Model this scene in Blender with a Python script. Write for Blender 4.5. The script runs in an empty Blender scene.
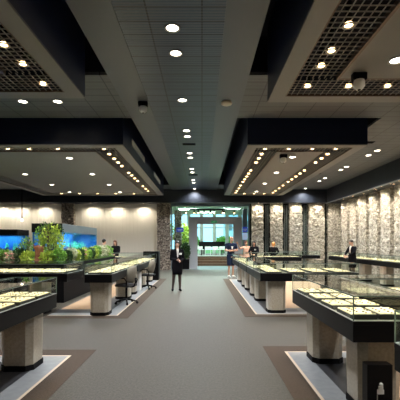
import bpy, bmesh, math, random
from mathutils import Vector, Matrix
random.seed(7)
PI = math.pi
S = bpy.context.scene
C = S.collection
R = math.radians

# ------------------------------------------------------------------ materials
def mat(name, col, rough=0.6, metal=0.0, emit=None, es=0.0, spec=0.5):
    m = bpy.data.materials.new(name); m.use_nodes = True
    b = m.node_tree.nodes['Principled BSDF']
    b.inputs['Base Color'].default_value = (*col, 1)
    b.inputs['Roughness'].default_value = rough
    b.inputs['Metallic'].default_value = metal
    b.inputs['Specular IOR Level'].default_value = spec
    if emit:
        b.inputs['Emission Color'].default_value = (*emit, 1)
        b.inputs['Emission Strength'].default_value = es
    return m

def N(m, t, **kw):
    n = m.node_tree.nodes.new(t)
    for k, v in kw.items():
        if k.startswith('i_'): n.inputs[k[2:].replace('_', ' ')].default_value = v
        else: setattr(n, k, v)
    return n

def noisy(name, c1, c2, scale=20, rough=0.8, bump=0.0, bscale=None, detail=6, metal=0.0, spec=0.4, contrast=0.25):
    m = mat(name, c1, rough, metal, spec=spec)
    L = m.node_tree.links; b = m.node_tree.nodes['Principled BSDF']
    tc = N(m, 'ShaderNodeTexCoord')
    nz = N(m, 'ShaderNodeTexNoise', i_Scale=scale, i_Detail=detail)
    L.new(tc.outputs['Object'], nz.inputs['Vector'])
    cr = N(m, 'ShaderNodeValToRGB')
    cr.color_ramp.elements[0].position = 0.5 - contrast; cr.color_ramp.elements[0].color = (*c1, 1)
    cr.color_ramp.elements[1].position = 0.5 + contrast; cr.color_ramp.elements[1].color = (*c2, 1)
    L.new(nz.outputs['Fac'], cr.inputs['Fac']); L.new(cr.outputs['Color'], b.inputs['Base Color'])
    if bump:
        n2 = N(m, 'ShaderNodeTexNoise', i_Scale=bscale or scale * 2, i_Detail=4)
        L.new(tc.outputs['Object'], n2.inputs['Vector'])
        bp = N(m, 'ShaderNodeBump', i_Strength=bump, i_Distance=0.02)
        L.new(n2.outputs['Fac'], bp.inputs['Height']); L.new(bp.outputs['Normal'], b.inputs['Normal'])
    return m

def stone(name, c1, c2, c3):
    m = mat(name, c1, 0.85)
    L = m.node_tree.links; b = m.node_tree.nodes['Principled BSDF']
    tc = N(m, 'ShaderNodeTexCoord')
    mp = N(m, 'ShaderNodeMapping'); mp.inputs['Scale'].default_value = (1, 1, 1.5)
    L.new(tc.outputs['Object'], mp.inputs['Vector'])
    v = N(m, 'ShaderNodeTexVoronoi', i_Scale=14.0); L.new(mp.outputs['Vector'], v.inputs['Vector'])
    v.inputs['Randomness'].default_value = 1.0
    nz = N(m, 'ShaderNodeTexNoise', i_Scale=22.0, i_Detail=6); L.new(mp.outputs['Vector'], nz.inputs['Vector'])
    cr = N(m, 'ShaderNodeValToRGB')
    e = cr.color_ramp.elements
    e[0].position = 0.3; e[0].color = (*c1, 1); e[1].position = 0.72; e[1].color = (*c3, 1)
    k = e.new(0.5); k.color = (*c2, 1)
    mx = N(m, 'ShaderNodeMix', data_type='FLOAT', i_Factor=0.55)
    sp = N(m, 'ShaderNodeSeparateColor'); L.new(v.outputs['Color'], sp.inputs['Color'])
    L.new(sp.outputs['Red'], mx.inputs[2]); L.new(nz.outputs['Fac'], mx.inputs[3])
    L.new(mx.outputs[0], cr.inputs['Fac'])
    v2 = N(m, 'ShaderNodeTexVoronoi', feature='DISTANCE_TO_EDGE', i_Scale=14.0); L.new(mp.outputs['Vector'], v2.inputs['Vector'])
    lt = N(m, 'ShaderNodeMapRange'); lt.inputs['From Max'].default_value = 0.09; lt.inputs['To Min'].default_value = 0.5
    L.new(v2.outputs['Distance'], lt.inputs['Value'])
    mc = N(m, 'ShaderNodeMix', data_type='RGBA', blend_type='MULTIPLY'); mc.inputs[0].default_value = 1
    L.new(cr.outputs['Color'], mc.inputs[6]); L.new(lt.outputs[0], mc.inputs[7])
    L.new(mc.outputs[2], b.inputs['Base Color'])
    bp = N(m, 'ShaderNodeBump', i_Strength=0.9, i_Distance=0.03)
    L.new(mx.outputs[0], bp.inputs['Height']); L.new(bp.outputs['Normal'], b.inputs['Normal'])
    return m

def tile_mat(name, c1, c2, mortar, bw, rh, rough=0.45, ridges=True, ms=0.012):
    m = mat(name, c1, rough, spec=0.5)
    L = m.node_tree.links; b = m.node_tree.nodes['Principled BSDF']
    tc = N(m, 'ShaderNodeTexCoord')
    br = N(m, 'ShaderNodeTexBrick', offset=0.0, squash=1.0)
    br.inputs['Scale'].default_value = 1.0
    br.inputs['Color1'].default_value = (*c1, 1); br.inputs['Color2'].default_value = (*c2, 1)
    br.inputs['Mortar'].default_value = (*mortar, 1)
    br.inputs['Mortar Size'].default_value = ms; br.inputs['Mortar Smooth'].default_value = 0.1
    br.inputs['Brick Width'].default_value = bw; br.inputs['Row Height'].default_value = rh
    L.new(tc.outputs['Object'], br.inputs['Vector']); L.new(br.outputs['Color'], b.inputs['Base Color'])
    if ridges:
        w = N(m, 'ShaderNodeTexWave', wave_type='BANDS', bands_direction='Y', i_Scale=5.2)
        L.new(tc.outputs['Object'], w.inputs['Vector'])
        bp = N(m, 'ShaderNodeBump', i_Strength=0.35, i_Distance=0.01)
        L.new(w.outputs['Fac'], bp.inputs['Height']); L.new(bp.outputs['Normal'], b.inputs['Normal'])
    return m

def glassmat(name, tint=(1, 1, 1), refl=1.0, base=0.0):
    m = bpy.data.materials.new(name); m.use_nodes = True
    nt = m.node_tree; nt.nodes.clear()
    out = nt.nodes.new('ShaderNodeOutputMaterial')
    tr = nt.nodes.new('ShaderNodeBsdfTransparent'); tr.inputs['Color'].default_value = (*tint, 1)
    gl = nt.nodes.new('ShaderNodeBsdfGlossy'); gl.inputs['Roughness'].default_value = 0.02
    lw = nt.nodes.new('ShaderNodeLayerWeight'); pw_ = nt.nodes.new('ShaderNodeMath'); pw_.operation = 'POWER'; pw_.inputs[1].default_value = 4.5
    nt.links.new(lw.outputs['Facing'], pw_.inputs[0])
    mm = nt.nodes.new('ShaderNodeMath'); mm.operation = 'MULTIPLY_ADD'; mm.inputs[1].default_value = refl; mm.inputs[2].default_value = base
    nt.links.new(pw_.outputs[0], mm.inputs[0])
    mx = nt.nodes.new('ShaderNodeMixShader')
    nt.links.new(mm.outputs[0], mx.inputs[0]); nt.links.new(tr.outputs[0], mx.inputs[1]); nt.links.new(gl.outputs[0], mx.inputs[2])
    nt.links.new(mx.outputs[0], out.inputs[0])
    return m

M = {}
M['tile'] = tile_mat('ceiling_plank', (0.06, 0.078, 0.115), (0.076, 0.096, 0.137), (0.014, 0.017, 0.024), 0.73, 0.31, 0.32)
M['tile2'] = tile_mat('ceiling_plank_side', (0.1, 0.104, 0.113), (0.112, 0.117, 0.126), (0.03, 0.031, 0.034), 0.62, 0.31, 0.5)
M['smooth'] = mat('ceiling_band_paint', (0.108, 0.118, 0.138), 0.4)
M['frame'] = mat('box_frame_paint', (0.2, 0.19, 0.182), 0.5)
M['panel'] = noisy('box_panel_paint', (0.205, 0.193, 0.186), (0.22, 0.208, 0.2), 1.5, 0.55)
M['navy'] = mat('navy_paint', (0.006, 0.012, 0.042), 0.35)
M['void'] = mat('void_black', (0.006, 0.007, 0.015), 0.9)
M['bulk'] = mat('bulkhead_dark', (0.012, 0.016, 0.024), 0.5)
M['grille'] = mat('grille_metal', (0.36, 0.34, 0.32), 0.45, 0.2)
M['copper'] = mat('copper_lip', (0.13, 0.085, 0.065), 0.35, 0.5)
M['whitel'] = mat('lamp_white', (1, 1, 1), emit=(1, 0.9, 0.74), es=14)
M['warml'] = mat('lamp_warm', (1, .8, .5), emit=(1, 0.66, 0.33), es=13)
M['trimring'] = mat('lamp_ring', (0.5, 0.48, 0.44), 0.4, 0.3)
M['carpet'] = noisy('grey_carpet', (0.035, 0.033, 0.028), (0.098, 0.092, 0.077), 40, 0.5, 0.3, 90, spec=0.35)
M['brown'] = noisy('brown_carpet', (0.038, 0.025, 0.015), (0.078, 0.052, 0.034), 60, 0.75, 0.3, 90)
M['tan'] = noisy('tan_carpet', (0.3, 0.2, 0.12), (0.38, 0.26, 0.16), 60, 0.7, 0.2)
M['strip'] = mat('cream_strip', (0.75, 0.62, 0.46), 0.5)
M['greyt'] = noisy('pale_grey_tile', (0.26, 0.28, 0.3), (0.34, 0.36, 0.37), 12, 0.35)
M['chart'] = noisy('charcoal_tile', (0.03, 0.032, 0.036), (0.05, 0.05, 0.055), 12, 0.4)
M['black'] = mat('black_lacquer', (0.005, 0.005, 0.006), 0.35, spec=.12)
M['blackm'] = mat('black_matt', (0.006, 0.006, 0.007), 0.6, spec=.1)
M['ped'] = noisy('beige_granite', (0.36, 0.32, 0.25), (0.5, 0.46, 0.38), 38, 0.32, 0.0)
M['deck'] = mat('olive_deck', (0.09, 0.095, 0.06), 0.4)
M['pad'] = noisy('cream_pad', (0.8, 0.7, 0.44), (0.86, 0.77, 0.52), 20, 0.7)
M['trayb'] = mat('tray_black', (0.02, 0.02, 0.018), 0.5)
M['gold'] = noisy('gold_pieces', (0.3, 0.2, 0.06), (0.06, 0.045, 0.03), 30, 0.35, metal=0.7)
M['glass'] = glassmat('case_glass', (0.97, 1, 0.985), 0.5, 0.02)
M['glasst'] = glassmat('case_glass_top', (0.97, 1, 0.985), 0.75, 0.035)
M['edge'] = mat('glass_edge', (0.2, 0.27, 0.23), 0.25, 0.4)
M['stoneR'] = stone('cream_rubble', (0.24, 0.215, 0.17), (0.42, 0.39, 0.32), (0.62, 0.58, 0.48))
M['stoneB'] = stone('brown_rubble', (0.07, 0.055, 0.045), (0.26, 0.215, 0.17), (0.5, 0.44, 0.36))
M['mirror'] = mat('dark_mirror', (0.1, 0.12, 0.115), 0.12, 0.8)
M['wallp'] = mat('pleated_panel', (0.8, 0.76, 0.67), 0.7)
M['wallp'].node_tree.nodes['Principled BSDF'].inputs['Specular IOR Level'].default_value = 0.2
M['wall'] = mat('dark_wall', (0.07, 0.065, 0.06), 0.6)
M['metal'] = mat('brushed_grey', (0.42, 0.43, 0.44), 0.35, 0.6)
M['greyp'] = mat('grey_portal', (0.42, 0.43, 0.45), 0.5)
M['white'] = mat('white_paint', (0.8, 0.8, 0.78), 0.5)
M['lobbyf'] = noisy('lobby_floor', (0.3, 0.38, 0.42), (0.36, 0.44, 0.48), 4, 0.2)
M['lobbyc'] = mat('lobby_ceiling', (0.5, 0.8, 0.7), 0.5)
M['lobbyw'] = mat('lobby_wall', (0.5, 0.6, 0.52), 0.6)
M['wood'] = noisy('wood_brown', (0.1, 0.045, 0.028), (0.17, 0.08, 0.05), 8, 0.45)
M['bark'] = noisy('red_bark', (0.2, 0.07, 0.035), (0.36, 0.16, 0.08), 9, 0.8, 0.6, 18)
M['bluesign'] = mat('blue_sign', (0.03, 0.05, 0.35), 0.4, emit=(0.05, 0.1, 0.6), es=0.4)
M['exit'] = mat('exit_green', (0.02, 0.3, 0.12), 0.4, emit=(0.05, 0.5, 0.2), es=0.35)
M['scr'] = mat('pale_screen', (0.4, 0.5, 0.7), 0.3, emit=(0.45, 0.6, 0.9), es=0.5)
M['steel'] = mat('steel_blue', (0.16, 0.2, 0.24), 0.4, 0.2)
M['blueback'] = noisy('aquarium_back', (0.008, 0.07, 0.42), (0.07, 0.4, 0.7), 2.2, 0.6)
M['water'] = glassmat('tank_glass', (0.8, 0.93, 1), 0.7, 0.01)
M['coral'] = noisy('blue_rock', (0.03, 0.04, 0.16), (0.12, 0.16, 0.4), 12, 0.8, 0.4)
M['coralg'] = mat('green_coral', (0.1, 0.7, 0.35), 0.5)
M['sand'] = noisy('tank_sand', (0.25, 0.28, 0.55), (0.35, 0.4, 0.7), 30, 0.8)
M['leafA'] = noisy('leaf_green', (0.07, 0.22, 0.03), (0.28, 0.52, 0.08), 9, 0.5, detail=2)
M['leafB'] = noisy('leaf_yellow', (0.22, 0.38, 0.03), (0.6, 0.7, 0.12), 9, 0.5, detail=2)
M['leafC'] = noisy('leaf_dark', (0.015, 0.05, 0.015), (0.06, 0.14, 0.035), 9, 0.5, detail=2)
M['leafD'] = noisy('leaf_pale', (0.3, 0.36, 0.2), (0.62, 0.62, 0.42), 9, 0.5, detail=2)
M['flower'] = mat('flower_pink', (0.7, 0.35, 0.3), 0.6)
M['soil'] = noisy('moss', (0.03, 0.06, 0.015), (0.12, 0.22, 0.05), 14, 0.9, 0.8, 30)
M['skin'] = mat('skin', (0.56, 0.33, 0.23), 0.5)
M['skin2'] = mat('skin_tan', (0.46, 0.25, 0.16), 0.5)
M['hairb'] = mat('hair_black', (0.012, 0.009, 0.008), 0.4)
M['hairbr'] = mat('hair_brown', (0.1, 0.035, 0.02), 0.4)
M['hairo'] = mat('hair_orange', (0.62, 0.26, 0.06), 0.5)
M['suit'] = mat('black_cloth', (0.006, 0.006, 0.008), 0.9, spec=.08)
M['navyc'] = mat('navy_cloth', (0.012, 0.02, 0.045), 0.9, spec=.1)
M['whitec'] = mat('white_cloth', (0.75, 0.73, 0.68), 0.8)
M['pinkc'] = mat('pink_cloth', (0.6, 0.36, 0.26), 0.8)
M['tights'] = mat('dark_tights', (0.05, 0.03, 0.027), 0.6)
M['eye'] = mat('eye_dark', (0.02, 0.012, 0.01), 0.2)
M['lip'] = mat('lip_red', (0.4, 0.09, 0.08), 0.5)
M['chairf'] = mat('chair_taupe', (0.2, 0.18, 0.14), 0.7)
M['greyc'] = mat('chair_dark', (0.03, 0.03, 0.032), 0.5)
M['winglass'] = glassmat('window_glass', (0.85, 0.98, 0.98), 0.8, 0.02)
M['grass'] = noisy('outside_grass', (0.1, 0.25, 0.06), (0.25, 0.42, 0.12), 3, 0.9)
M['tower'] = noisy('pale_facade', (0.3, 0.5, 0.65), (0.5, 0.7, 0.8), 0.4, 0.4)

# ------------------------------------------------------------------ mesh builder
class MB:
    def __init__(s): s.bm = bmesh.new()
    def box(s, x0, x1, y0, y1, z0, z1, bevel=0, taper=0):
        vs = [s.bm.verts.new(p) for p in (
            (x0 + taper, y0 + taper, z0), (x1 - taper, y0 + taper, z0), (x1 - taper, y1 - taper, z0), (x0 + taper, y1 - taper, z0),
            (x0, y0, z1), (x1, y0, z1), (x1, y1, z1), (x0, y1, z1))]
        fs = [s.bm.faces.new([vs[i] for i in f]) for f in ((3, 2, 1, 0), (4, 5, 6, 7), (0, 1, 5, 4), (1, 2, 6, 5), (2, 3, 7, 6), (3, 0, 4, 7))]
        if bevel:
            es = list({e for f in fs for e in f.edges})
            bmesh.ops.bevel(s.bm, geom=es, offset=bevel, segments=2, affect='EDGES', profile=0.5)
        return s
    def prism(s, pts, z0, z1, s0=1.0):
        cx = sum(p[0] for p in pts) / len(pts); cy = sum(p[1] for p in pts) / len(pts)
        a = [s.bm.verts.new((cx + (p[0] - cx) * s0, cy + (p[1] - cy) * s0, z0)) for p in pts]
        b = [s.bm.verts.new((p[0], p[1], z1)) for p in pts]
        n = len(pts)
        s.bm.faces.new(a[::-1]); s.bm.faces.new(b)
        for i in range(n): s.bm.faces.new((a[i], a[(i + 1) % n], b[(i + 1) % n], b[i]))
        return s
    def ring(s, o, i, z0, z1):
        ox0, ox1, oy0, oy1 = o; ix0, ix1, iy0, iy1 = i
        if iy0 > oy0: s.box(ox0, ox1, oy0, iy0, z0, z1)
        if oy1 > iy1: s.box(ox0, ox1, iy1, oy1, z0, z1)
        if ix0 > ox0: s.box(ox0, ix0, iy0, iy1, z0, z1)
        if ox1 > ix1: s.box(ix1, ox1, iy0, iy1, z0, z1)
        return s
    def lathe(s, prof, c=(0, 0, 0), n=24):
        rows = []
        for r, z in prof:
            if r < 1e-6: rows.append([s.bm.verts.new((c[0], c[1], c[2] + z))])
            else: rows.append([s.bm.verts.new((c[0] + r * math.cos(2 * PI * k / n), c[1] + r * math.sin(2 * PI * k / n), c[2] + z)) for k in range(n)])
        for a, b in zip(rows, rows[1:]):
            for k in range(n):
                q = [a[k % len(a)], a[(k + 1) % len(a)], b[(k + 1) % len(b)], b[k % len(b)]]
                u = []
                for v in q:
                    if v not in u: u.append(v)
                if len(u) > 2: s.bm.faces.new(u)
        return s
    def tube(s, pts, r, n=8, sx=1.0):
        pts = [Vector(p) for p in pts]; rs = r if isinstance(r, (list, tuple)) else [r] * len(pts)
        rows = []
        for i, p in enumerate(pts):
            d = (pts[min(i + 1, len(pts) - 1)] - pts[max(i - 1, 0)]).normalized()
            u = d.cross(Vector((0, 1, 0)))
            if u.length < 0.1: u = d.cross(Vector((1, 0, 0)))
            u.normalize(); v = d.cross(u)
            rows.append([s.bm.verts.new(p + (u * math.cos(2 * PI * k / n) * sx + v * math.sin(2 * PI * k / n)) * rs[i]) for k in range(n)])
        for a, b in zip(rows, rows[1:]):
            for k in range(n): s.bm.faces.new((a[k], a[(k + 1) % n], b[(k + 1) % n], b[k]))
        s.bm.faces.new(rows[0][::-1]); s.bm.faces.new(rows[-1])
        return s
    def ball(s, c, r, sub=2, scale=(1, 1, 1)):
        mtx = Matrix.Translation(c) @ Matrix.Diagonal((r * scale[0], r * scale[1], r * scale[2], 1))
        bmesh.ops.create_icosphere(s.bm, subdivisions=sub, radius=1, matrix=mtx); return s
    def cap(s, p0, p1, r0, r1, k=1.0):
        """tapered limb with rounded ends; k flattens it front to back"""
        p0 = Vector(p0); p1 = Vector(p1); n = 5
        pts = [p0.lerp(p1, t / n) for t in range(n + 1)]
        for i in range(n):
            pass
        s.tube([p0, p1], [r0, r1], 12)
        s.ball(p0, r0, 2); s.ball(p1, r1, 2)
        return s
    def build(s, name, m, parent=None, smooth=False, loc=None, kind=None, label=None, cat=None, group=None):
        bmesh.ops.recalc_face_normals(s.bm, faces=s.bm.faces)
        me = bpy.data.meshes.new(name); s.bm.to_mesh(me); s.bm.free()
        if smooth:
            for p in me.polygons: p.use_smooth = True
        me.materials.append(m)
        o = bpy.data.objects.new(name, me); C.objects.link(o)
        if parent: o.parent = parent
        if loc: o.location = loc
        tag(o, label, cat, group, kind)
        return o

def tag(o, label=None, cat=None, group=None, kind=None):
    if label: o['label'] = label
    if cat: o['category'] = cat
    if group: o['group'] = group
    if kind: o['kind'] = kind
    return o
def thing(name, label, cat, loc=(0, 0, 0), rz=0, group=None):
    o = bpy.data.objects.new(name, None); C.objects.link(o); o.empty_display_size = 0.1
    o.location = loc; o.rotation_euler = (0, 0, rz)
    return tag(o, label, cat, group)
def dup(root, loc, rz=None, label=None, group=None):
    r = root.copy(); C.objects.link(r); r.location = loc
    if rz is not None: r.rotation_euler = (0, 0, rz)
    if label: r['label'] = label
    if group: r['group'] = group
    for ch in list(root.children):
        c = ch.copy(); C.objects.link(c); c.parent = r
        for g in ch.children:
            d = g.copy(); C.objects.link(d); d.parent = c
    return r
def struct(name, mb, m): return mb.build(name, m, kind='structure')
ORD = ['first', 'second', 'third', 'fourth', 'fifth', 'sixth', 'seventh', 'eighth', 'ninth', 'tenth', 'eleventh', 'twelfth', 'thirteenth',
       'fourteenth', 'fifteenth', 'sixteenth', 'seventeenth', 'eighteenth', 'nineteenth', 'twentieth'] + ['%dth' % k for k in range(21, 60)]

# ------------------------------------------------------------------ dimensions
ZC, ZB, ZU = 4.6, 4.0, 5.3            # ceiling, bottom of hanging boxes, slab above
ZK = 3.85                             # bottom of bulkheads
YB = 21.2                             # back wall
XL, XR = -12.6, 8.35

# ------------------------------------------------------------------ floor and its borders
struct('floor', MB().box(XL, XR, -2.5, 21.0, -0.1, 0), M['carpet'])
def zone(side, xa, xb, y0, y1, n):
    # xa = edge next to aisle, xb = far edge
    def rc(d, e0=None):
        a = xa + d * side; b = xb
        lo, hi = (a, b) if side > 0 else (b, a)
        return (lo, hi, y0 + (d if y0 > 0 else 0), y1 - d)
    steps = [(0, .265, 'brown'), (.265, .30, 'strip'), (.30, .55, 'greyt'), (.55, 1.0, 'chart')]
    for k, (d0, d1, mm) in enumerate(steps):
        struct('trim_%d' % (n + k), MB().ring(rc(d0), rc(d1), 0.0, 0.004), M[mm])
    x0, x1, a, b = rc(1.0)
    struct('trim_%d' % (n + 4), MB().box(x0, x1, a, b, 0.0, 0.004), M['tan'])
zone(1, 0.91, 6.2, -2.5, 5.40, 1)
zone(1, 0.90, 6.2, 7.55, 15.6, 6)
zone(-1, -1.53, -11.5, -2.5, 5.22, 11)
zone(-1, -1.53, -3.3, 7.40, 15.6, 16)

# ------------------------------------------------------------------ ceiling with two pairs of openings
OL, OR_ = (-8.6, -1.71), (0.855, 4.38)
OY = [(-2.5, 6.54), (8.78, 18.9)]
b = MB().box(-1.15, 0.31, -2.5, 20.5, ZC, ZC + .06)
struct('ceiling', b, M['tile'])
b = MB().box(-1.71, -1.15, -2.5, 20.5, ZC - .012, ZC + .06).box(0.31, 0.855, -2.5, 20.5, ZC - .012, ZC + .06)
struct('ceiling', b, M['smooth'])
b = MB()
for x0, x1 in (OL, OR_):
    b.box(x0, x1, 6.54, 8.78, ZC, ZC + .06).box(x0, x1, 18.9, 20.5, ZC, ZC + .06)
b.box(OR_[1], XR, -2.5, 20.5, ZC, ZC + .06).box(XL, OL[0], -2.5, 20.5, ZC, ZC + .06)
struct('ceiling', b, M['tile2'])
struct('ceiling', MB().box(XL, XR, -2.5, 21.2, ZU, ZU + .1), M['void'])
# void sides
b = MB()
for x0, x1 in (OL, OR_):
    for y0, y1 in OY:
        b.ring((x0 - .05, x1 + .05, y0 - .05, y1 + .05), (x0, x1, y0, y1), ZC + .06, ZU)
struct('trim_30', b, M['void'])
# bulkheads
struct('trim_31', MB().box(XL, XR, 20.5, YB + .3, ZK, ZU), M['bulk'])
b = MB().box(7.1, XR, -2.5, 20.5, ZK, ZC)
struct('trim_32', b, M['bulk'])
struct('trim_33', MB().box(7.1, 7.14, -2.5, 20.7, ZK - .05, ZK), M['metal'])

# ------------------------------------------------------------------ hanging boxes with egg-crate grilles
def coffer(label, x0, x1, y0, y1, gy=0.66, gx=0.66, gfar=0.66):
    fw = 0.25
    t = thing('hanging_ceiling_box', label, 'ceiling box', ((x0 + x1) / 2, (y0 + y1) / 2, ZB), 0, 'boxes hung in the ceiling openings')
    cx, cy = (x0 + x1) / 2, (y0 + y1) / 2
    X0, X1, Y0, Y1 = x0 - cx, x1 - cx, y0 - cy, y1 - cy
    MB().ring((X0, X1, Y0, Y1), (X0 + .03, X1 - .03, Y0 + .03, Y1 - .03), 0.03, ZU - ZB).build('side_panel', M['navy'], t)
    MB().ring((X0, X1, Y0, Y1), (X0 + fw, X1 - fw, Y0 + fw, Y1 - fw), 0.0, 0.03).build('frame', M['frame'], t)
    g = (X0 + fw, X1 - fw, Y0 + fw, Y1 - fw)
    h = (g[0] + gx, g[1] - gx, g[2] + gy, g[3] - gfar)
    MB().ring(g, (g[0] + .02, g[1] - .02, g[2] + .02, g[3] - .02), -.003, 0.03).build('grille_lip', M['copper'], t)
    MB().ring((h[0] - .04, h[1] + .04, h[2] - .04, h[3] + .04), h, -.003, 0.06).build('panel_lip', M['copper'], t)
    MB().box(h[0], h[1], h[2], h[3], 0.0, 0.05).build('centre_panel', M['panel'], t)
    # black tray above the grille
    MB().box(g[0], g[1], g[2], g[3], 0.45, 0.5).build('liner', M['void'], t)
    P = 0.098; w = 0.003; b = MB()
    def bars(rx0, rx1, ry0, ry1):
        n = int((rx1 - rx0) / P)
        for i in range(1, n + 1):
            x = rx0 + i * (rx1 - rx0) / (n + 1); b.box(x - w, x + w, ry0, ry1, 0.012, 0.028)
        n = int((ry1 - ry0) / P)
        for i in range(1, n + 1):
            y = ry0 + i * (ry1 - ry0) / (n + 1); b.box(rx0, rx1, y - w, y + w, 0.013, 0.027)
    e = .04
    bars(g[0], g[1], g[2], h[2] - e); bars(g[0], g[1], h[3] + e, g[3])
    bars(g[0], h[0] - e, h[2] - e, h[3] + e); bars(h[1] + e, g[1], h[2] - e, h[3] + e)
    b.build('grille', M['grille'], t)
    return t
coffer('near right dark ceiling box with copper-lipped egg-crate grille', 1.14, 4.15, -2.4, 6.27)
coffer('near left dark ceiling box with egg-crate grille and no panel lamps in view', -8.2, -1.98, -2.4, 6.1)
cr = coffer('far right navy ceiling box hung before the stone wall', 1.14, 4.15, 9.02, 18.5, gy=.42)
cl = coffer('far left wide navy ceiling box hung before the pleated wall', -8.2, -1.98, 9.02, 18.5, gy=.42)
# slotted air grilles on the side of the far left box
for k, (ya, yb) in enumerate(((10.1, 12.3), (14.7, 16.9))):
    t = thing('air_grille', 'slotted air grille on the side of the far left ceiling box, %s one' % ('nearer' if k == 0 else 'farther'), 'air vent', (-1.97, (ya + yb) / 2, 4.38), 0, 'air grilles on the ceiling box side')
    MB().ring((-1, 1, -1, 1), (-.9, .9, -.9, .9), 0, .01)
    L = (yb - ya) / 2
    b = MB()
    b.box(0, .015, -L, L, -.1, -.085).box(0, .015, -L, L, .085, .1).box(0, .015, -L, -L + .02, -.085, .085).box(0, .015, L - .02, L, -.085, .085)
    b.build('frame', M['metal'], t)
    b = MB()
    n = 26
    for i in range(n):
        y = -L + .04 + i * (2 * L - .08) / (n - 1); b.box(0.001, .012, y - .012, y + .012, -.085, .085)
    b.build('slat', M['white'], t)

# ------------------------------------------------------------------ lamps
def lampproto(name, rad, m, power, col, spot, label, cat, group, ring=True, blend=.7, size=.06):
    t = thing(name, label, cat, (0, 0, 0), 0, group)
    if ring: MB().lathe([(rad, 0.006), (rad + .025, 0.0), (rad + .028, -.008), (rad + .004, -.01), (rad, 0.006)], n=24).build('ring', M['trimring'], t, True)
    MB().lathe([(0, -.004), (rad * .8, -.004), (rad, 0.003), (rad, .02), (0, .02)], n=20).build('lens', m, t, True)
    l = bpy.data.lights.new(name + '_light', 'SPOT'); l.energy = power; l.color = col; l.spot_size = R(spot); l.spot_blend = blend; l.shadow_soft_size = size
    lo = bpy.data.objects.new('lamp_light', l); C.objects.link(lo); lo.parent = t; lo.location = (0, 0, -.03)
    return t
WH = (0.93, 0.95, 1.0); WM = (1, 0.8, 0.56); WC = (1, .9, .74)
dl = lampproto('downlight', .085, M['whitel'], 260, WH, 140, 'x', 'ceiling lamp', 'g')
dl2 = lampproto('grille_lamp', .045, M['warml'], 45, WM, 120, 'x', 'ceiling lamp', 'g')
MB().tube([(0, 0, .02), (0, 0, .452)], .038, 14).build('housing', M['blackm'], dl2, True)
bl = lampproto('bulkhead_lamp', .045, M['warml'], 45, WM, 120, 'x', 'ceiling lamp', 'g')
ww = lampproto('wall_washer', .04, M['warml'], 95, WC, 155, 'x', 'ceiling lamp', 'g')
used = {}
def put(p, x, y, z, label, group):
    if p.name in used: return dup(p, (x, y, z), None, label, group)
    used[p.name] = 1; p.location = (x, y, z); p['label'] = label; p['group'] = group; return p
for k, y in enumerate((5.1, 5.78, 7.68, 9.76, 10.3, 12.2, 12.84, 14.8, 15.5, 17.4, 18.15, 20.2)):
    put(dl, -.42, y, ZC - .003, 'white downlight over the aisle, %s from the camera in the row' % ORD[k], 'downlights over the aisle')
for k, y in enumerate((11.87, 12.5, 14.4, 15.0, 16.9, 17.7, 20.1)):
    put(dl, 5.78, y, ZC - .003, 'white round downlight right of the far right box, %s from the camera' % ORD[k], 'downlights near the stone wall')
put(dl, -3.86, 7.75, ZC - .003, 'bright downlight between the two left ceiling boxes, left one of the pair', 'downlights between the left boxes')
put(dl, -3.11, 7.75, ZC - .003, 'bright downlight between the two left ceiling boxes, right one of the pair', 'downlights between the left boxes')
put(dl, 2.61, 4.82, ZB - .003, 'bright downlight in the centre panel of the near right box', 'downlights in the box panels')
put(dl, 2.61, 1.9, ZB - .003, 'downlight in the near right box above the camera', 'downlights in the box panels')
for k, y in enumerate((10.26, 12.5, 14.8, 17.1)):
    put(dl, 2.58, y, ZB - .003, 'downlight in the far right box panel, %s from its front edge' % ORD[k], 'downlights in the box panels')
for k, (x, y) in enumerate(((-3.82, 10.38), (-3.9, 12.8), (-6.29, 12.8), (-6.3, 15.1), (-3.9, 15.1), (-3.94, 17.3), (-6.36, 17.3))):
    put(dl, x, y, ZB - .003, 'downlight in the far left box panel, %s, %s row' % ('right column' if x > -5 else 'left column', ORD[[0, 1, 1, 2, 2, 3, 3][k]]), 'downlights in the left box panel')
gz = ZB - .002
for k, y in enumerate((1.0, 2.0, 3.0, 4.05, 4.59, 4.98, 5.62)):
    put(dl2, 1.65, y, gz, 'warm lamp in the near right box, left strip, %s from the far end' % ORD[6 - k], 'lamps in the near right grille')
for k, x in enumerate((2.29, 2.90, 3.5)):
    put(dl2, x, 5.62, gz, 'warm lamp in the near right box, far strip, %s from the camera dome' % ORD[k], 'lamps in the near right grille')
for k, y in enumerate((2.0, 3.0, 4.45, 4.93, 5.55)):
    put(dl2, -2.45, y, gz, 'warm lamp in the near left grille, %s from its far corner' % ORD[4 - k], 'lamps in the near left grille')
for k, x in enumerate((1.64, 2.26, 2.87, 3.48)):
    put(dl2, x, 9.36, gz, 'warm lamp in the front grille of the far right box, %s from the left' % ORD[k], 'lamps in the far right grille')
for s_, x in (('left', 1.65), ('right', 3.47)):
    for k, y in enumerate((9.95, 10.45, 11.0, 12.2, 12.75, 13.3, 13.9, 14.5, 15.4, 16.2, 17.0, 17.6)):
        put(dl2, x, y, gz, 'warm lamp in the far right box, %s strip, %s from the front' % (s_, ORD[k]), 'lamps in the far right grille')
for k, x in enumerate((-2.55, -3.75, -4.5, -5.05, -6.2, -7.2)):
    put(dl2, x, 9.36, gz, 'warm lamp in the front grille of the far left box, %s from the right corner' % ORD[k], 'lamps in the far left grille')
for k, y in enumerate((9.95, 10.5, 11.0, 11.5, 12.6, 13.1, 13.7, 14.3, 15.6, 16.4, 17.1)):
    put(dl2, -2.56, y, gz, 'warm lamp in the far left box, aisle-side strip, %s from front' % ORD[k], 'lamps in the far left grille')
for k, x in enumerate((-3.4, -4.3, -5.2, -6.1, -7.0)):
    put(dl2, x, 17.95, gz, 'warm lamp in the far left box, rear strip, %s from right' % ORD[k], 'lamps in the far left grille')
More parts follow.
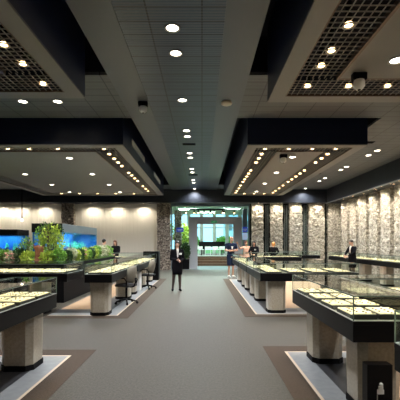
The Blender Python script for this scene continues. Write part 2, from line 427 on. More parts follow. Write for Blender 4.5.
for k, x in enumerate((2.1, 2.6, 3.1)):
    put(dl2, x, 17.95, gz, 'warm lamp in the far right box, rear strip, %s from left' % ORD[k], 'lamps in the far right grille')
for k, y in enumerate((12.6, 13.3, 13.9, 14.6, 15.2, 15.8, 17.3, 17.9, 18.5, 19.1)):
    put(bl, 7.25, y, ZK - .004, 'small warm lamp under the right bulkhead edge, %s from the camera' % ORD[k], 'small lamps under the right bulkhead')
for k, y in enumerate((9.5, 11.0, 12.5, 14.0, 15.4, 16.6, 17.8, 19.0, 20.1)):
    put(ww, 7.45, y, ZK - .004, 'white wall washer lamp above the right stone columns, %s from the camera' % ORD[k], 'washers over the right wall')

# back bulkhead wall washers sit on a ledge
for k, x in enumerate((-11.6, -10.6, -9.2, -6.4, -4.95, -3.4)):
    put(ww, x, 20.72, ZK - .004, 'wall washer lamp over the pleated wall, %s from the left' % ORD[k], 'washers over the pleated wall')
for k, x in enumerate((3.25, 4.35, 5.45, 6.7)):
    put(ww, x, 20.68, ZK - .004, 'wall washer lamp over the back stone columns, %s from the lobby opening' % ORD[k], 'washers over the back stone wall')

# ceiling cameras, detector, small vents
def dome(x, y, z, label):
    t = thing('dome_camera', label, 'security camera', (x, y, z), 0)
    MB().box(-.1, .1, -.05, .05, -.1, 0, .01).build('mount', M['blackm'], t)
    MB().lathe([(0, -.24), (.045, -.23), (.078, -.19), (.08, -.13), (.07, -.1), (0, -.1)], n=24).build('dome', M['white'], t, True)
    MB().lathe([(0, -.25), (.018, -.247), (.025, -.23), (0, -.23)], n=16).build('lens', M['black'], t, True)
dome(2.27, 5.2, ZB, 'white dome camera on a black bracket under the near right box')
dome(2.25, 9.95, ZB, 'dome camera under the front of the far right box')
dome(-1.27, 7.75, ZC - .012, 'small dome camera on the ceiling left of the aisle lamps')
tag(MB().lathe([(0, -.075), (.07, -.07), (.115, -.05), (.12, -.02), (.1, 0), (0, 0)], n=28).build('smoke_detector', M['strip'], None, True, (0.53, 7.75, ZC - .012)),
    'round cream smoke detector on the smooth ceiling band right of the aisle', 'smoke detector')
for k, (x, y) in enumerate(((-.4, 11.1), (-.4, 15.6 + .5), (5.0, 10.9), (5.0, 15.8))):
    lab = ('dark slotted ceiling vent in the central row, nearer one', 'dark slotted ceiling vent in the central row, farther one',
           'small dark ceiling vent on the right, nearer one', 'small dark ceiling vent on the right, farther one')[k]
    t = thing('ceiling_vent', lab, 'air vent', (x, y, ZC), 0, 'slotted ceiling vents')
    MB().ring((-.2, .2, -.1, .1), (-.18, .18, -.08, .08), -.012, 0).build('frame', M['blackm'], t)
    b = MB()
    for i in range(5): b.box(-.18, .18, -.072 + i * .034, -.058 + i * .034, -.01, 0)
    b.build('slat', M['blackm'], t)

# ------------------------------------------------------------------ walls
# left part of back wall: pleated panels
b = MB(); n = 0
x = XL
pts = []
while x < -2.62:
    b.box(x, x + .19, YB - .03, YB + .1, 0, ZK); b.box(x + .19, x + .215, YB, YB + .1, 0, ZK); x += .215
struct('wall_back', b, M['wallp'])
struct('baseboard_back', MB().box(XL, -2.62, YB - .05, YB - .03, 0, .12), M['wall'])
struct('wall_back', MB().box(2.8, XR, YB, YB + .1, 0, ZK), M['mirror'])
struct('wall_right', MB().box(XR - .05, XR + .05, -2.5, YB, 0, ZC), M['mirror'])
struct('wall_left', MB().box(XL - .1, XL, -2.5, YB, 0, ZU), M['wallp'])
struct('wall_front', MB().box(XL, XR, -2.6, -2.5, 0, ZU), M['wall'])

def stone_column(x0, x1, y0, y1, z1, m, label, group):
    bm = bmesh.new(); st = .07
    nx = max(2, round((x1 - x0) / st)); ny = max(2, round((y1 - y0) / st)); nz = round(z1 / st)
    from mathutils import noise
    b = MB()
    def P(i, j, k):
        return Vector((i / nx * (x1 - x0) - (x1 - x0) / 2, j / ny * (y1 - y0) - (y1 - y0) / 2, k / nz * z1))
    V = {}
    def vv(i, j, k):
        if (i, j, k) not in V: V[(i, j, k)] = b.bm.verts.new(P(i, j, k))
        return V[(i, j, k)]
    for k in range(nz):
        for i in range(nx):
            for j in (0, ny): b.bm.faces.new((vv(i, j, k), vv(i + 1, j, k), vv(i + 1, j, k + 1), vv(i, j, k + 1)))
        for j in range(ny):
            for i in (0, nx): b.bm.faces.new((vv(i, j, k), vv(i, j + 1, k), vv(i, j + 1, k + 1), vv(i, j, k + 1)))
    off = Vector((x0 * 3.1, y0 * 1.7, 0)); hx, hy = (x1 - x0) / 2, (y1 - y0) / 2
    for v in b.bm.verts:
        d = noise.cell((v.co + off) * 8) * .02 + noise.noise((v.co + off) * 9) * .025 - .022
        f = Vector((1 if v.co.x > hx - .01 else -1 if v.co.x < -hx + .01 else 0, 1 if v.co.y > hy - .01 else -1 if v.co.y < -hy + .01 else 0, 0))
        v.co += f * d
    b.build('stone_column', m, None, False, ((x0 + x1) / 2, (y0 + y1) / 2, 0), None, label, 'column', group)
stone_column(-2.62, -1.82, 20.8, 21.25, ZK, M['stoneB'], 'brown rubble-stone pillar left of the lobby opening', None)
stone_column(-8.15, -7.4, 20.8, 21.17, ZK, M['stoneB'], 'brown stone pillar rising behind the aquarium', None)
bk = [(2.88, 3.6), (3.97, 4.72), (5.06, 5.85), (6.18, 7.15), (7.3, 8.1)]
for k, (a, c) in enumerate(bk):
    stone_column(a, c, 20.9 if k < 4 else 20.85, 21.19, ZK, M['stoneR'], 'cream rubble-stone column of the back wall, %s right of the lobby opening' % ORD[k], 'cream columns of the back wall')
k = 0; y = 20.1
while y > 6:
    stone_column(7.75, 8.28, y - .85, y, ZK, M['stoneR'], 'cream rubble-stone column of the right wall, %s from the back corner' % ORD[k], 'cream columns of the right wall')
    y -= 1.1; k += 1
# glass fins in the gaps of the back stone wall
for k, x in enumerate((3.78, 4.88, 6.0)):
    t = thing('glass_fin', 'slim lit glass fin in the %s gap of the back stone wall' % ORD[k], 'glass panel', (x, 20.95, 0), 0, 'glass fins between columns')
    MB().box(-.05, .05, -.01, .01, .02, 3.7).build('pane', M['winglass'], t)
    MB().box(-.065, -.05, -.02, .02, 0, 3.75).box(.05, .065, -.02, .02, 0, 3.75).build('frame', M['metal'], t)

# ------------------------------------------------------------------ display counters
ZF0, ZF1, ZG = 0.72, 0.895, 1.11
def ped_shape(w, d, c=.07):
    w /= 2; d /= 2
    return [(-w + c, -d), (w - c, -d), (w, -d + c), (w, d - c), (w - c, d), (-w + c, d), (-w, d - c), (-w, -d + c)]
LIGHTS = []
def counter(label, x0, x1, y0, y1, peds, open_side=None, zg=ZG, pw=.4, pd=.4, power=3.2, group='glass display counters'):
    cx, cy = (x0 + x1) / 2, (y0 + y1) / 2
    t = thing('display_counter', label, 'display counter', (cx, cy, 0), 0, group)
    X, Y = (x1 - x0) / 2, (y1 - y0) / 2
    b = MB(); b.box(-X, X, -Y, Y, ZF0, ZF1 - .03, .004)
    b.ring((-X, X, -Y, Y), (-X + .02, X - .02, -Y + .02, Y - .02), ZF1 - .03, ZF1)
    b.build('fascia', M['black'], t)
    MB().box(-X + .02, X - .02, -Y + .02, Y - .02, ZF1 - .03, ZF1 - .012).build('deck', M['deck'], t)
    MB().ring((-X + .001, X - .001, -Y + .001, Y - .001), (-X + .018, X - .018, -Y + .018, Y - .018), ZF1, ZF1 + .006).build('metal_edge', M['metal'], t)
    g = .008
    i_ = .006
    MB().box(-X + i_, X - i_, -Y + i_, -Y + i_ + g, ZF1 + .006, zg - .008).build('glass_pane', M['glass'], t)
    MB().box(-X + i_, X - i_, Y - i_ - g, Y - i_, ZF1 + .006, zg - .008).build('glass_pane', M['glass'], t)
    MB().box(-X + i_, -X + i_ + g, -Y + i_ + g, Y - i_ - g, ZF1 + .006, zg - .008).build('glass_pane', M['glass'], t)
    MB().box(X - i_ - g, X - i_, -Y + i_ + g, Y - i_ - g, ZF1 + .006, zg - .008).build('glass_pane', M['glass'], t)
    MB().box(-X + .003, X - .003, -Y + .003, Y - .003, zg - .008, zg).build('glass_top', M['glasst'], t)
    b = MB(); e = .004
    b.ring((-X, X, -Y, Y), (-X + e, X - e, -Y + e, Y - e), zg - .009, zg + .001)
    for sx in (-1, 1):
        for sy in (-1, 1): b.box(sx * (X - .004) - e, sx * (X - .004) + e, sy * (Y - .004) - e, sy * (Y - .004) + e, ZF1 + .006, zg - .009)
    b.build('glass_edge', M['edge'], t)
    for px, py in peds:
        p = MB().prism([(a + px - cx, c + py - cy) for a, c in ped_shape(pw, pd)], .07, ZF0, .95).build('leg', M['ped'], t)
        MB().prism([(a + px - cx, c + py - cy) for a, c in ped_shape(pw + .0, pd + .0)], 0.004, .07, 1).build('plinth', M['blackm'], p)
    # light bar under the glass top, along the long sides
    along_y = Y > X
    for sgn in ((-1, 1) if True else ()):
        if along_y: bb = (sgn * (X - .03) - .008, sgn * (X - .03) + .008, -Y + .03, Y - .03)
        else: bb = (-X + .03, X - .03, sgn * (Y - .03) - .008, sgn * (Y - .03) + .008)
        lb = MB().box(*bb, zg - .018, zg - .008).build('light_bar', M['metal'], t)
        l = bpy.data.lights.new('case_light', 'AREA'); l.shape = 'RECTANGLE'
        l.size = bb[1] - bb[0]; l.size_y = bb[3] - bb[2]; l.energy = power * (Y if along_y else X) ; l.color = (1, .86, .58); l.spread = R(170)
        o = bpy.data.objects.new('case_light', l); C.objects.link(o); o.parent = lb
        o.location = ((bb[0] + bb[1]) / 2, (bb[2] + bb[3]) / 2, zg - .0185)
    return t

# jewellery trays
def trayproto(w, d, nx, ny, rng):
    t = thing('jewellery_tray', 'x', 'jewellery tray', (0, 0, 0))
    MB().box(-w / 2, w / 2, -d / 2, d / 2, 0, .04, .004).build('base', M['trayb'], t)
    MB().box(-w / 2 + .006, w / 2 - .006, -d / 2 + .006, d / 2 - .006, .04, .050, .005).build('pad', M['pad'], t)
    b = MB()
    for i in range(nx):
        for j in range(ny):
            if rng.random() < .4: continue
            x = -w / 2 + w * (i + .5) / nx; y = -d / 2 + d * (j + .5) / ny
            r = rng.uniform(.008, .014)
            b.lathe([(r * .6, 0), (r, .004), (r * .7, .008), (0, .009)], (x, y, .050), 8)
    tag(b.build('jewellery', M['gold'], t), kind='stuff')
    return t
rng = random.Random(3)
TP = [trayproto(.235, .33, 4, 6, rng), trayproto(.235, .33, 3, 5, rng), trayproto(.235, .33, 5, 4, rng)]
TW = [trayproto(.33, .235, 6, 4, rng), trayproto(.33, .235, 5, 3, rng)]
tray_used = set()
def tray(p, x, y, label, group, rz=0):
    if p.name not in tray_used:
        tray_used.add(p.name); p.location = (x, y, ZF1 - .0115); p.rotation_euler = (0, 0, rz); p['label'] = label; p['group'] = group; return
    dup(p, (x, y, ZF1 - .0115), rz, label, group)
def fill(x0, x1, y0, y1, where, group):
    """rows of trays on the deck of one counter"""
    X, Y = x1 - x0, y1 - y0
    if Y > X:
        n = int((Y - .1) / .41)
        for j in range(n):
            for i in range(2):
                x = x0 + X * (.27 + .46 * i); y = y0 + .06 + (Y - .12) * (j + .5) / n
                lab = 'cream tray in the %s, %s from near end, %s row' % (where, ORD[j], ('left', 'right')[i])
                tray(TP[(i + j * 2) % 3], x, y + rng.uniform(-.01, .01), lab, group, rng.uniform(-.05, .05))
    else:
        n = int((X - .1) / .41); m_ = max(2, int(Y / .26))
        for i in range(n):
            for j in range(m_):
                x = x0 + .06 + (X - .12) * (i + .5) / n; y = y0 + .03 + (Y - .06) * (j + .5) / m_
                rn = ('front', 'back') if m_ == 2 else ORD
                lab = 'cream tray in the %s, %s from left end, %s row' % (where, ORD[i], rn[j])
                tray(TW[(i + j) % 2], x + rng.uniform(-.01, .01), y, lab, group, rng.uniform(-.05, .05))
CT = [
 # label, where, x0,x1,y0,y1, peds
 ('near right glass display counter on two granite pedestals', 'near right counter', 1.26, 1.83, 3.0, 5.02, [(1.63, 3.45), (1.63, 4.8)]),
 ('crosswise glass counter joined behind the near right counter', 'crosswise near right counter', 1.835, 4.6, 4.45, 5.02, [(2.7, 4.74), (4.1, 4.74)]),
 ('glass counter cut by the right edge, closest on the right', 'rightmost counter', 1.26, 1.83, 0.3, 2.36, [(1.63, 2.0), (1.63, .8)]),
 ('near left glass display counter reflecting the aquarium', 'near left counter', -2.45, -1.88, 1.6, 4.66, [(-2.25, 4.52), (-2.25, 2.6)]),
 ('crosswise glass counter in front of the planter', 'counter before the planter', -8.0, -2.87, 7.65, 8.7, [(-3.6, 8.0), (-5.2, 8.0), (-6.8, 8.0)]),
 ('left glass counter beside the nearer swivel chair', 'counter by the nearer chair', -2.45, -1.88, 7.5, 10.4, [(-2.2, 7.85), (-2.2, 10.1)]),
 ('left glass counter beside the farther swivel chair', 'counter by the farther chair', -2.45, -1.88, 10.5, 14.9, [(-2.2, 11.0), (-2.2, 12.8), (-2.2, 14.5)]),
 ('middle right crosswise counter with a black front', 'middle right crosswise counter', 1.26, 3.4, 7.8, 8.85, [(1.66, 8.12), (3.0, 8.4)]),
 ('right glass counter running back from the middle crosswise one', 'middle right counter', 1.26, 1.83, 8.855, 10.2, [(1.63, 9.75)]),
 ('right glass counter third along the aisle', 'third right counter', 1.26, 1.83, 10.3, 12.4, [(1.63, 10.7), (1.63, 12.0)]),
 ('right glass counter at the end of the aisle by the man in navy', 'last right counter', 1.26, 1.83, 12.5, 14.9, [(1.63, 12.9), (1.63, 14.5)]),
 ('black crosswise counter in front of the orange-haired person', 'far right crosswise counter', 2.0, 4.6, 16.6, 17.15, [(2.5, 16.9), (4.1, 16.9)]),
 ('long dark counter running along the right stone wall', 'counter along the stone wall', 6.4, 6.95, 9.4, 18.2, [(6.68, 9.9), (6.68, 11.5), (6.68, 13.0), (6.68, 14.7), (6.68, 16.3), (6.68, 17.8)]),
 ('low glass counter along the back stone wall', 'counter along the back wall', 3.6, 6.3, 19.2, 19.75, [(4.1, 19.47), (5.8, 19.47)]),
 ('far left crosswise counter before the woman with brown hair', 'far left crosswise counter', -4.6, -2.0, 16.0, 16.55, [(-4.1, 16.28), (-2.5, 16.28)]),
]
for lab, wh, x0, x1, y0, y1, peds in CT:
    counter(lab, x0, x1, y0, y1, peds)
    if y0 < 18: fill(x0, x1, y0, y1, wh, 'trays in the ' + wh)
# black end blocks between aisle counters
for k, (x, y) in ((2, (-2.1, 15.2)),):
    lab = ('black post between the right aisle counters', 'black post between the left aisle counters', 'black cabinet at the far end of the left counters')[k]
    b = MB().box(-.05, .05, -.045, .045, .004, 1.0, .006)
    if k == 2: b = MB().box(-.35, .3, -.25, .25, .004, 1.2, .01)
    b.build('end_post', M['black'], None, False, (x, y, 0), None, lab, 'post')

# black socket box in front of near right pedestal
t = thing('socket_box', 'black upright box with a white plug beside the near right pedestal', 'socket box', (1.475, 3.03, 0))
MB().box(-.105, .105, -.05, .05, .004, .54, .004).build('body', M['black'], t)
MB().box(-.028, .028, -.062, -.05, .30, .34, .004).box(-.018, .018, -.07, -.05, .34, .37, .005).ball((.0, -.066, .385), .016).build('plug', M['white'], t)
MB().tube([(-.03, -.064, .3), (-.032, -.066, .1), (-.03, -.06, .01)], .004).build('cable', M['metal'], t)
# small white cabinets under left counters
t = thing('drawer_cabinet', 'small white drawer cabinet under the left counter by the nearer chair', 'cabinet', (-2.25, 11.45 - 1.95 + .25, 0))
t.location = (-2.2, 11.75, 0)
MB().box(-.2, .2, -.2, .2, .004, .6, .01).build('body', M['white'], t)
for k in range(3):
    d = MB().box(-.18, .18, -.212, -.2, .03 + k * .19, .2 + k * .19, .003).build('drawer', M['white'], t)
    MB().box(-.05, .05, -.222, -.212, .14 + k * .19, .155 + k * .19).build('handle', M['metal'], d)

# ------------------------------------------------------------------ swivel chairs (face -X, back on the aisle side)
def chair():
    t = thing('swivel_chair', 'x', 'chair', (0, 0, 0), 0, 'swivel chairs at the left counters')
    MB().box(-.22, .2, -.22, .22, .44, .51, .03).build('seat', M['greyc'], t, True)
    bb = MB()
    pts = []
    for i in range(9):
        a = i / 8; pts.append((.17 + .07 * math.sin(a * 1.9), 0, .55 + a * .42))
    # curved oval shell
    rows = []
    for i, p in enumerate(pts):
        w = .21 * math.sqrt(max(.12, 1 - ((i - 3.8) / 4.6) ** 2)); row = []
        for j in range(9):
            u = (j - 4) / 4; row.append((p[0] - .10 * u * u, u * w, p[2]))
        rows.append(row)
    for dx in (0, .035):
        pass
    V = [[[bb.bm.verts.new((q[0] + dx, q[1], q[2])) for q in r] for r in rows] for dx in (0, .035)]
    n, m_ = 9, 9
    for i in range(n - 1):
        for j in range(m_ - 1):
            bb.bm.faces.new((V[0][i][j], V[0][i][j + 1], V[0][i + 1][j + 1], V[0][i + 1][j]))
            bb.bm.faces.new((V[1][i][j], V[1][i + 1][j], V[1][i + 1][j + 1], V[1][i][j + 1]))
    for i in range(n - 1):
        for j in (0, m_ - 1): bb.bm.faces.new((V[0][i][j], V[0][i + 1][j], V[1][i + 1][j], V[1][i][j]))
    for j in range(m_ - 1):
        for i in (0, n - 1): bb.bm.faces.new((V[0][i][j], V[1][i][j], V[1][i][j + 1], V[0][i][j + 1]))
    bb.build('backrest', M['chairf'], t, True)
    MB().tube([(.1, 0, .43), (.22, 0, .45), (.26, 0, .55), (.262, 0, .66)], .018).build('back_bracket', M['blackm'], t, True)
    for s_ in (-1, 1):
        MB().tube([(.14, s_ * .23, .47), (.16, s_ * .26, .6), (.1, s_ * .26, .67), (-.1, s_ * .26, .67), (-.14, s_ * .25, .6)], .016).build('armrest', M['blackm'], t, True)
    MB().tube([(0, 0, .12), (0, 0, .44)], .028, 12).build('column', M['blackm'], t, True)
    for k in range(5):
        a = k * 2 * PI / 5 + .3
        l = MB().tube([(0, 0, .12), (.14 * math.cos(a), .14 * math.sin(a), .1), (.28 * math.cos(a), .28 * math.sin(a), .065)], [.026, .02, .015]).build('leg', M['blackm'], t, True)
        c = MB(); mx = Vector((.28 * math.cos(a), .28 * math.sin(a), .034))
        c.tube([mx + Vector((-math.sin(a), math.cos(a), 0)) * -.02, mx + Vector((-math.sin(a), math.cos(a), 0)) * .02], .03, 12)
        c.build('caster', M['blackm'], l, True)
    return t
ch = chair(); ch.location = (-1.93, 9.2, 0); ch.rotation_euler = (0, 0, -.35); ch['label'] = 'taupe-backed swivel chair at the left counter, the one closer to the camera'
dup(ch, (-1.84, 12.2, 0), -.3, 'taupe-backed swivel chair at the left counter, the one farther from the camera')

# ------------------------------------------------------------------ planter and aquariums
PX1 = -3.62
t = thing('planter', 'long black planter base carrying the aquariums and plants', 'planter', (-7.5, 11.2, 0))
MB().prism([(-4.9, -1.9), (3.93, -1.9), (3.93, 3.6), (2.6, 3.6), (2.6, 1.6), (-4.9, 1.6)], 0.004, 1.0).build('body', M['blackm'], t)
MB().prism([(-4.85, -1.85), (3.89, -1.85), (3.89, 3.55), (2.65, 3.55), (2.65, 1.55), (-4.85, 1.55)], 1.0, 1.06).build('moss_bed', M['soil'], t)
def tank(label, x0, x1, y0, y1, z0, z1, lid, lidm):
    cx, cy = (x0 + x1) / 2, (y0 + y1) / 2; X, Y = (x1 - x0) / 2, (y1 - y0) / 2
    t = thing('aquarium', label, 'aquarium', (cx, cy, z0)); H = z1 - z0
    MB().box(-X, X, -Y, Y, H - lid, H, .01).build('lid', lidm, t)
    g = .012
    MB().box(-X, X, -Y, -Y + g, .05, H - lid).build('glass_pane', M['water'], t)
    MB().box(X - g, X, -Y + g, Y, .05, H - lid).build('glass_pane', M['water'], t)
    MB().box(-X, -X + g, -Y + g, Y, .05, H - lid).build('glass_pane', M['water'], t)
    MB().box(-X, X, -Y, Y, 0, .05).build('base', M['blackm'], t)
    if X > Y: MB().box(-X + g, X - g, Y - .03, Y, .05, H - lid).build('back_panel', M['blueback'], t)
    else:
        MB().box(-X + g, -X + .05, -Y + g, Y, .05, H - lid).build('back_panel', M['blueback'], t)
        MB().box(-X + .05, X - g, Y - .03, Y, .05, H - lid).build('back_panel', M['blueback'], t)
    MB().box(-X + .05, X - .02, -Y + .02, Y - .03, .05, .1).build('sand', M['sand'], t)
    rg = random.Random(int(x1 * 100))
    n = int(13 * max(X, Y))
    for k in range(n):
        px = rg.uniform(-X + .18, X - .15); py = rg.uniform(-Y + .12, Y - .18); h = rg.uniform(.15, .55) * (H / .9)
        b = MB()
        for q in range(5):
            b.ball((px + rg.uniform(-.07, .07), py + rg.uniform(-.05, .05), .1 + h * q / 6), rg.uniform(.05, .1) * (1 - q * .12), 2, (1, 1, 1.3))
        b.build('rock', M['coral'] if k % 4 else M['coralg'], t, True)
    for k in range(9):  # upright strands added to stand in for light streaks in the water
        px = rg.uniform(-X + .2, X - .2); py = rg.uniform(-Y + .15, Y - .2); b = MB()
        for q in range(5): b.tube([(px + q * .02, py, .1), (px + q * .03 - .03, py + .02, .3), (px + q * .035, py, .45 + .1 * rg.random())], [.012, .014, .004], 6)
        b.build('light_streak_plant', M['coralg'], t, True)
    l = bpy.data.lights.new('tank_light', 'AREA'); l.shape = 'RECTANGLE'; l.size = 2 * X * .9; l.size_y = 2 * Y * .8; l.energy = 50 * X * Y; l.color = (.4, .75, 1)
    o = bpy.data.objects.new('tank_light', l); C.objects.link(o); o.parent = t; o.location = (0, 0, H - lid - .01)
    return t
tank('large aquarium with a blue-grey hood, right end facing the aisle', -4.6, -3.78, 9.75, 12.95, 1.08, 2.08, .24, M['steel'])
MB().box(-.41, .41, -1.63, -1.6, .76, 1.0).build('hood_front', M['blackm'], bpy.data.objects['aquarium'])
tank('wide low aquarium with a black hood at the left edge', -11.5, -6.1, 11.9, 12.7, 1.08, 2.0, .19, M['blackm'])

# plants
def leaves(b, c, rad, n, size, rg, up=.3, shape='leaf'):
    for k in range(n):
        d = Vector((rg.gauss(0, 1), rg.gauss(0, 1), rg.gauss(0, 1))).normalized() * rg.random() ** .4
        p = Vector(c) + Vector((d.x * rad[0], d.y * rad[1], d.z * rad[2]))
        ax = (d + Vector((0, 0, up)) + Vector((rg.uniform(-.6, .6), rg.uniform(-.6, .6), rg.uniform(-.4, .4)))).normalized()
        side = ax.cross(Vector((rg.random() - .5, rg.random() - .5, rg.random() - .5))).normalized()
        nrm = ax.cross(side); L = size * rg.uniform(.7, 1.4); w = L * (.32 if shape == 'leaf' else .12)
        a = b.bm.verts.new(p); q1 = b.bm.verts.new(p + ax * L * .5 + side * w - nrm * L * .06); q2 = b.bm.verts.new(p + ax * L * .5 - side * w - nrm * L * .06)
        m_ = b.bm.verts.new(p + ax * L * .5 + nrm * L * .05); e = b.bm.verts.new(p + ax * L - nrm * L * .12)
        b.bm.faces.new((a, q1, m_)); b.bm.faces.new((a, m_, q2)); b.bm.faces.new((m_, q1, e)); b.bm.faces.new((m_, e, q2))
def bush(name, label, x, y, z, rad, h, n, size, m, seed, group='plants along the planter', shape='leaf', stems=6, flower=False, cat='plant'):
    rg = random.Random(seed)
    t = thing(name, label, cat, (x, y, z), 0, group)
    b = MB(); leaves(b, (0, 0, h * .55), (rad, rad * .8, h * .5), n, size, rg, .3, shape); b.build('foliage', m, t)
    b = MB()
    for k in range(stems):
        a = rg.uniform(0, 6.28); r = rad * rg.uniform(.2, .7)
        b.tube([(0, 0, 0), (r * .5 * math.cos(a), r * .5 * math.sin(a), h * .4), (r * math.cos(a), r * math.sin(a), h * .85)], [.012, .009, .005], 5)
    b.build('stem', M['wood'], t)
    if flower:
        b = MB()
        for k in range(9):
            d = Vector((rg.uniform(-1, 1) * rad * .8, -rad * .6, h * rg.uniform(.4, 1)))
            b.ball(d, .035, 1)
        b.build('flower', M['flower'], t, True)
sp = [
 (-5.5, 9.55, .2, .36, 'leafC', 'dark shrub at the left edge of the photo on the planter', 0), (-5.25, 9.5, .15, .3, 'leafA', 'green shrub near the left edge, left of the pink flowers', 0),
 (-5.02, 9.5, .15, .26, 'leafD', 'pale shrub with pink flowers before the black-hooded aquarium', 1), (-4.8, 9.52, .15, .34, 'leafC', 'dark leafy shrub right of the pink flowers', 0),
 (-4.52, 9.4, .15, .26, 'leafB', 'yellow-green fern at the foot of the stump, left side', 0), (-4.02, 9.4, .15, .26, 'leafB', 'yellow-green fern right of the driftwood stump', 0),
 (-3.78, 9.45, .14, .3, 'leafA', 'round green plant at the planter corner', 0), (-3.67, 9.8, .1, .27, 'leafC', 'dark plant just behind the planter corner', 0),
 (-3.67, 10.1, .1, .33, 'leafD', 'pale striped plant under the aquarium end, nearest the corner', 0), (-3.67, 10.45, .1, .28, 'leafB', 'yellow-green plant beside the pale striped plant', 0),
 (-3.67, 10.8, .1, .3, 'leafC', 'dark green plant under the aquarium end, before the middle', 0), (-3.67, 11.15, .1, .32, 'leafB', 'yellow-green plant under the middle of the aquarium end', 1),
 (-3.67, 11.5, .1, .28, 'leafA', 'green plant past the middle of the aquarium end', 0), (-3.67, 11.85, .1, .32, 'leafC', 'dark plant under the far half of the aquarium end', 0),
 (-3.67, 12.2, .1, .34, 'leafB', 'yellow-green plant near the far end of the aquarium', 0), (-3.67, 12.55, .1, .38, 'leafA', 'green plant at the far end of the aquarium', 0),
 (-3.75, 13.2, .16, .36, 'leafD', 'pale variegated plant just past the aquarium', 0), (-3.76, 13.7, .16, .38, 'leafD', 'tall pale variegated plant by the person in white', 0),
 (-3.76, 14.25, .15, .34, 'leafA', 'green plant at the far end of the planter', 0)]
for k, (x, y, r, h, m, lab, fl) in enumerate(sp):
    bush('shrub', lab, x, y, 1.03, r * 1.35, h * 1.05, 520, .06, M[m], 50 + k, flower=bool(fl), stems=9)
bush('climbing_plant', 'tall yellow-green climbing plant covering the front of the aquarium', -4.0, 9.58, 1.055, .3, .95, 1300, .06, M['leafB'], 5, stems=14)
bush('climbing_plant', 'darker climbing plant woven behind the stump against the blue glass', -4.26, 9.64, 1.055, .2, .98, 420, .055, M['leafA'], 8, stems=8)
bush('climbing_plant', 'dark climbing plant trailing high under the black hood of the aquarium', -4.05, 9.66, 1.55, .34, .52, 500, .05, M['leafC'], 9, stems=8)
bush('climbing_plant', 'slim upright green plant left of the stump before the black-hooded aquarium', -4.68, 9.62, 1.055, .16, .62, 260, .06, M['leafA'], 6, stems=8)
# driftwood stump
t = thing('driftwood_stump', 'reddish-brown driftwood stump standing among the planter plants', 'stump', (-4.27, 9.42, 1.055))
rg = random.Random(2); b = MB(); rows = []
for i in range(10):
    z = i * .046; row = []
    for k in range(20):
        a = k * 2 * PI / 20; r = (.115 - .03 * math.sin(i / 9 * PI) + .02 * math.sin(a * 5 + i * .3) + rg.uniform(-.006, .006)) + (.04 if i == 0 else 0)
        row.append(b.bm.verts.new((r * 1.05 * math.cos(a) + .02 * i / 9, r * .8 * math.sin(a), z + (.03 * math.sin(a * 3) if i == 9 else 0))))
    rows.append(row)
for a, c in zip(rows, rows[1:]):
    for k in range(20): b.bm.faces.new((a[k], a[(k + 1) % 20], c[(k + 1) % 20], c[k]))
b.bm.faces.new(rows[0][::-1]); b.bm.faces.new(rows[-1])
b.build('trunk', M['bark'], t, True)
MB().tube([(-.05, 0, .28), (-.1, -.03, .38), (-.12, -.03, .45)], [.035, .025, .012]).build('branch', M['bark'], t, True)
# pendant rod lamp
t = thing('pendant_rod', 'thin black rod lamp hanging before the pleated wall', 'pendant lamp', (-8.6, 17.2, 0))
MB().tube([(0, 0, 2.68), (0, 0, ZC)], .022, 10).build('rod', M['blackm'], t)
MB().lathe([(0, 2.6), (.035, 2.6), (.045, 2.68), (0, 2.7)], n=16).build('head', M['whitel'], t, True)

# ------------------------------------------------------------------ lobby
YL0, YL1 = 21.5, 34.0
LX0, LX1 = -5.0, 7.0
struct('floor', MB().box(LX0, LX1, 21.0, YL1, -.1, -.002), M['lobbyf'])
struct('ceiling', MB().box(LX0, LX1, 21.5, YL1, 4.3, 4.4), M['lobbyc'])
struct('wall_lobby_left', MB().box(LX0 - .1, LX0, 21.5, YL1, 0, 4.4), M['lobbyw'])
struct('wall_lobby_right', MB().box(LX1, LX1 + .1, 21.5, YL1, 0, 4.4), M['lobbyw'])
# opening frame
struct('door_1', MB().box(-1.82, -1.75, 21.2, 21.4, 0, 3.78).box(2.73, 2.8, 21.2, 21.4, 0, 3.78).box(-1.82, 2.8, 21.2, 21.4, 3.72, ZK), M['steel'])
stone_column(-1.75, -1.28, 22.6, 23.0, 3.6, M['stoneB'], 'stone pier in the lobby behind the blue sign', None)
# portal
t = thing('grey_portal', 'wide grey metal portal frame standing in the lobby opening', 'portal', (.81, 21.75, 0))
MB().box(-1.6, -1.08, -.12, .12, 0, 3.12).build('jamb', M['greyp'], t)
MB().box(1.08, 1.6, -.12, .12, 0, 3.12).build('jamb', M['greyp'], t)
MB().box(-1.08, 1.08, -.12, .12, 2.69, 3.12).build('header', M['greyp'], t)
t = thing('exit_sign', 'small green exit sign on the portal header', 'sign', (.72, 21.62, 2.76))
MB().box(-.16, .16, -.015, .01, 0, .13, .004).build('panel', M['exit'], t)
MB().box(-.1, -.02, -.018, -.015, .055, .07).prism([(-.02, -.018), (-.02, -.016), (.0, -.016), (.0, -.018)], .04, .085).box(.04, .07, -.018, -.015, .03, .1).build('arrow_mark', M['white'], t)
def bsign(x, y, z, w, h, label, m='bluesign', post=False):
    t = thing('wall_sign', label, 'sign', (x, y, z))
    MB().box(-w / 2, w / 2, -.02, .02, -h / 2, h / 2, .005).build('panel', M[m], t)
    MB().box(-w * .35, w * .35, -.024, -.02, -h * .05, h * .12).box(-w * .3, w * .2, -.024, -.02, -h * .28, -h * .18).build('lettering', M['white'], t)
bsign(-1.32, 21.6, 2.34, .42, .26, 'blue sign hung left of the grey portal')
bsign(2.57, 21.49, 2.36, .3, .3, 'blue sign hung right of the grey portal')
bsign(2.57, 21.49, 1.95, .3, .4, 'pale blue screen below the right blue sign', 'scr')  # screen panel, glows through its own material
MB().box(-.14, .14, -.08, .08, 0, 3.6, .01).build('signed_pillar', M['steel'], None, False, (2.57, 21.6, 0), None, 'slim grey-blue pillar carrying the right blue sign', 'pillar')
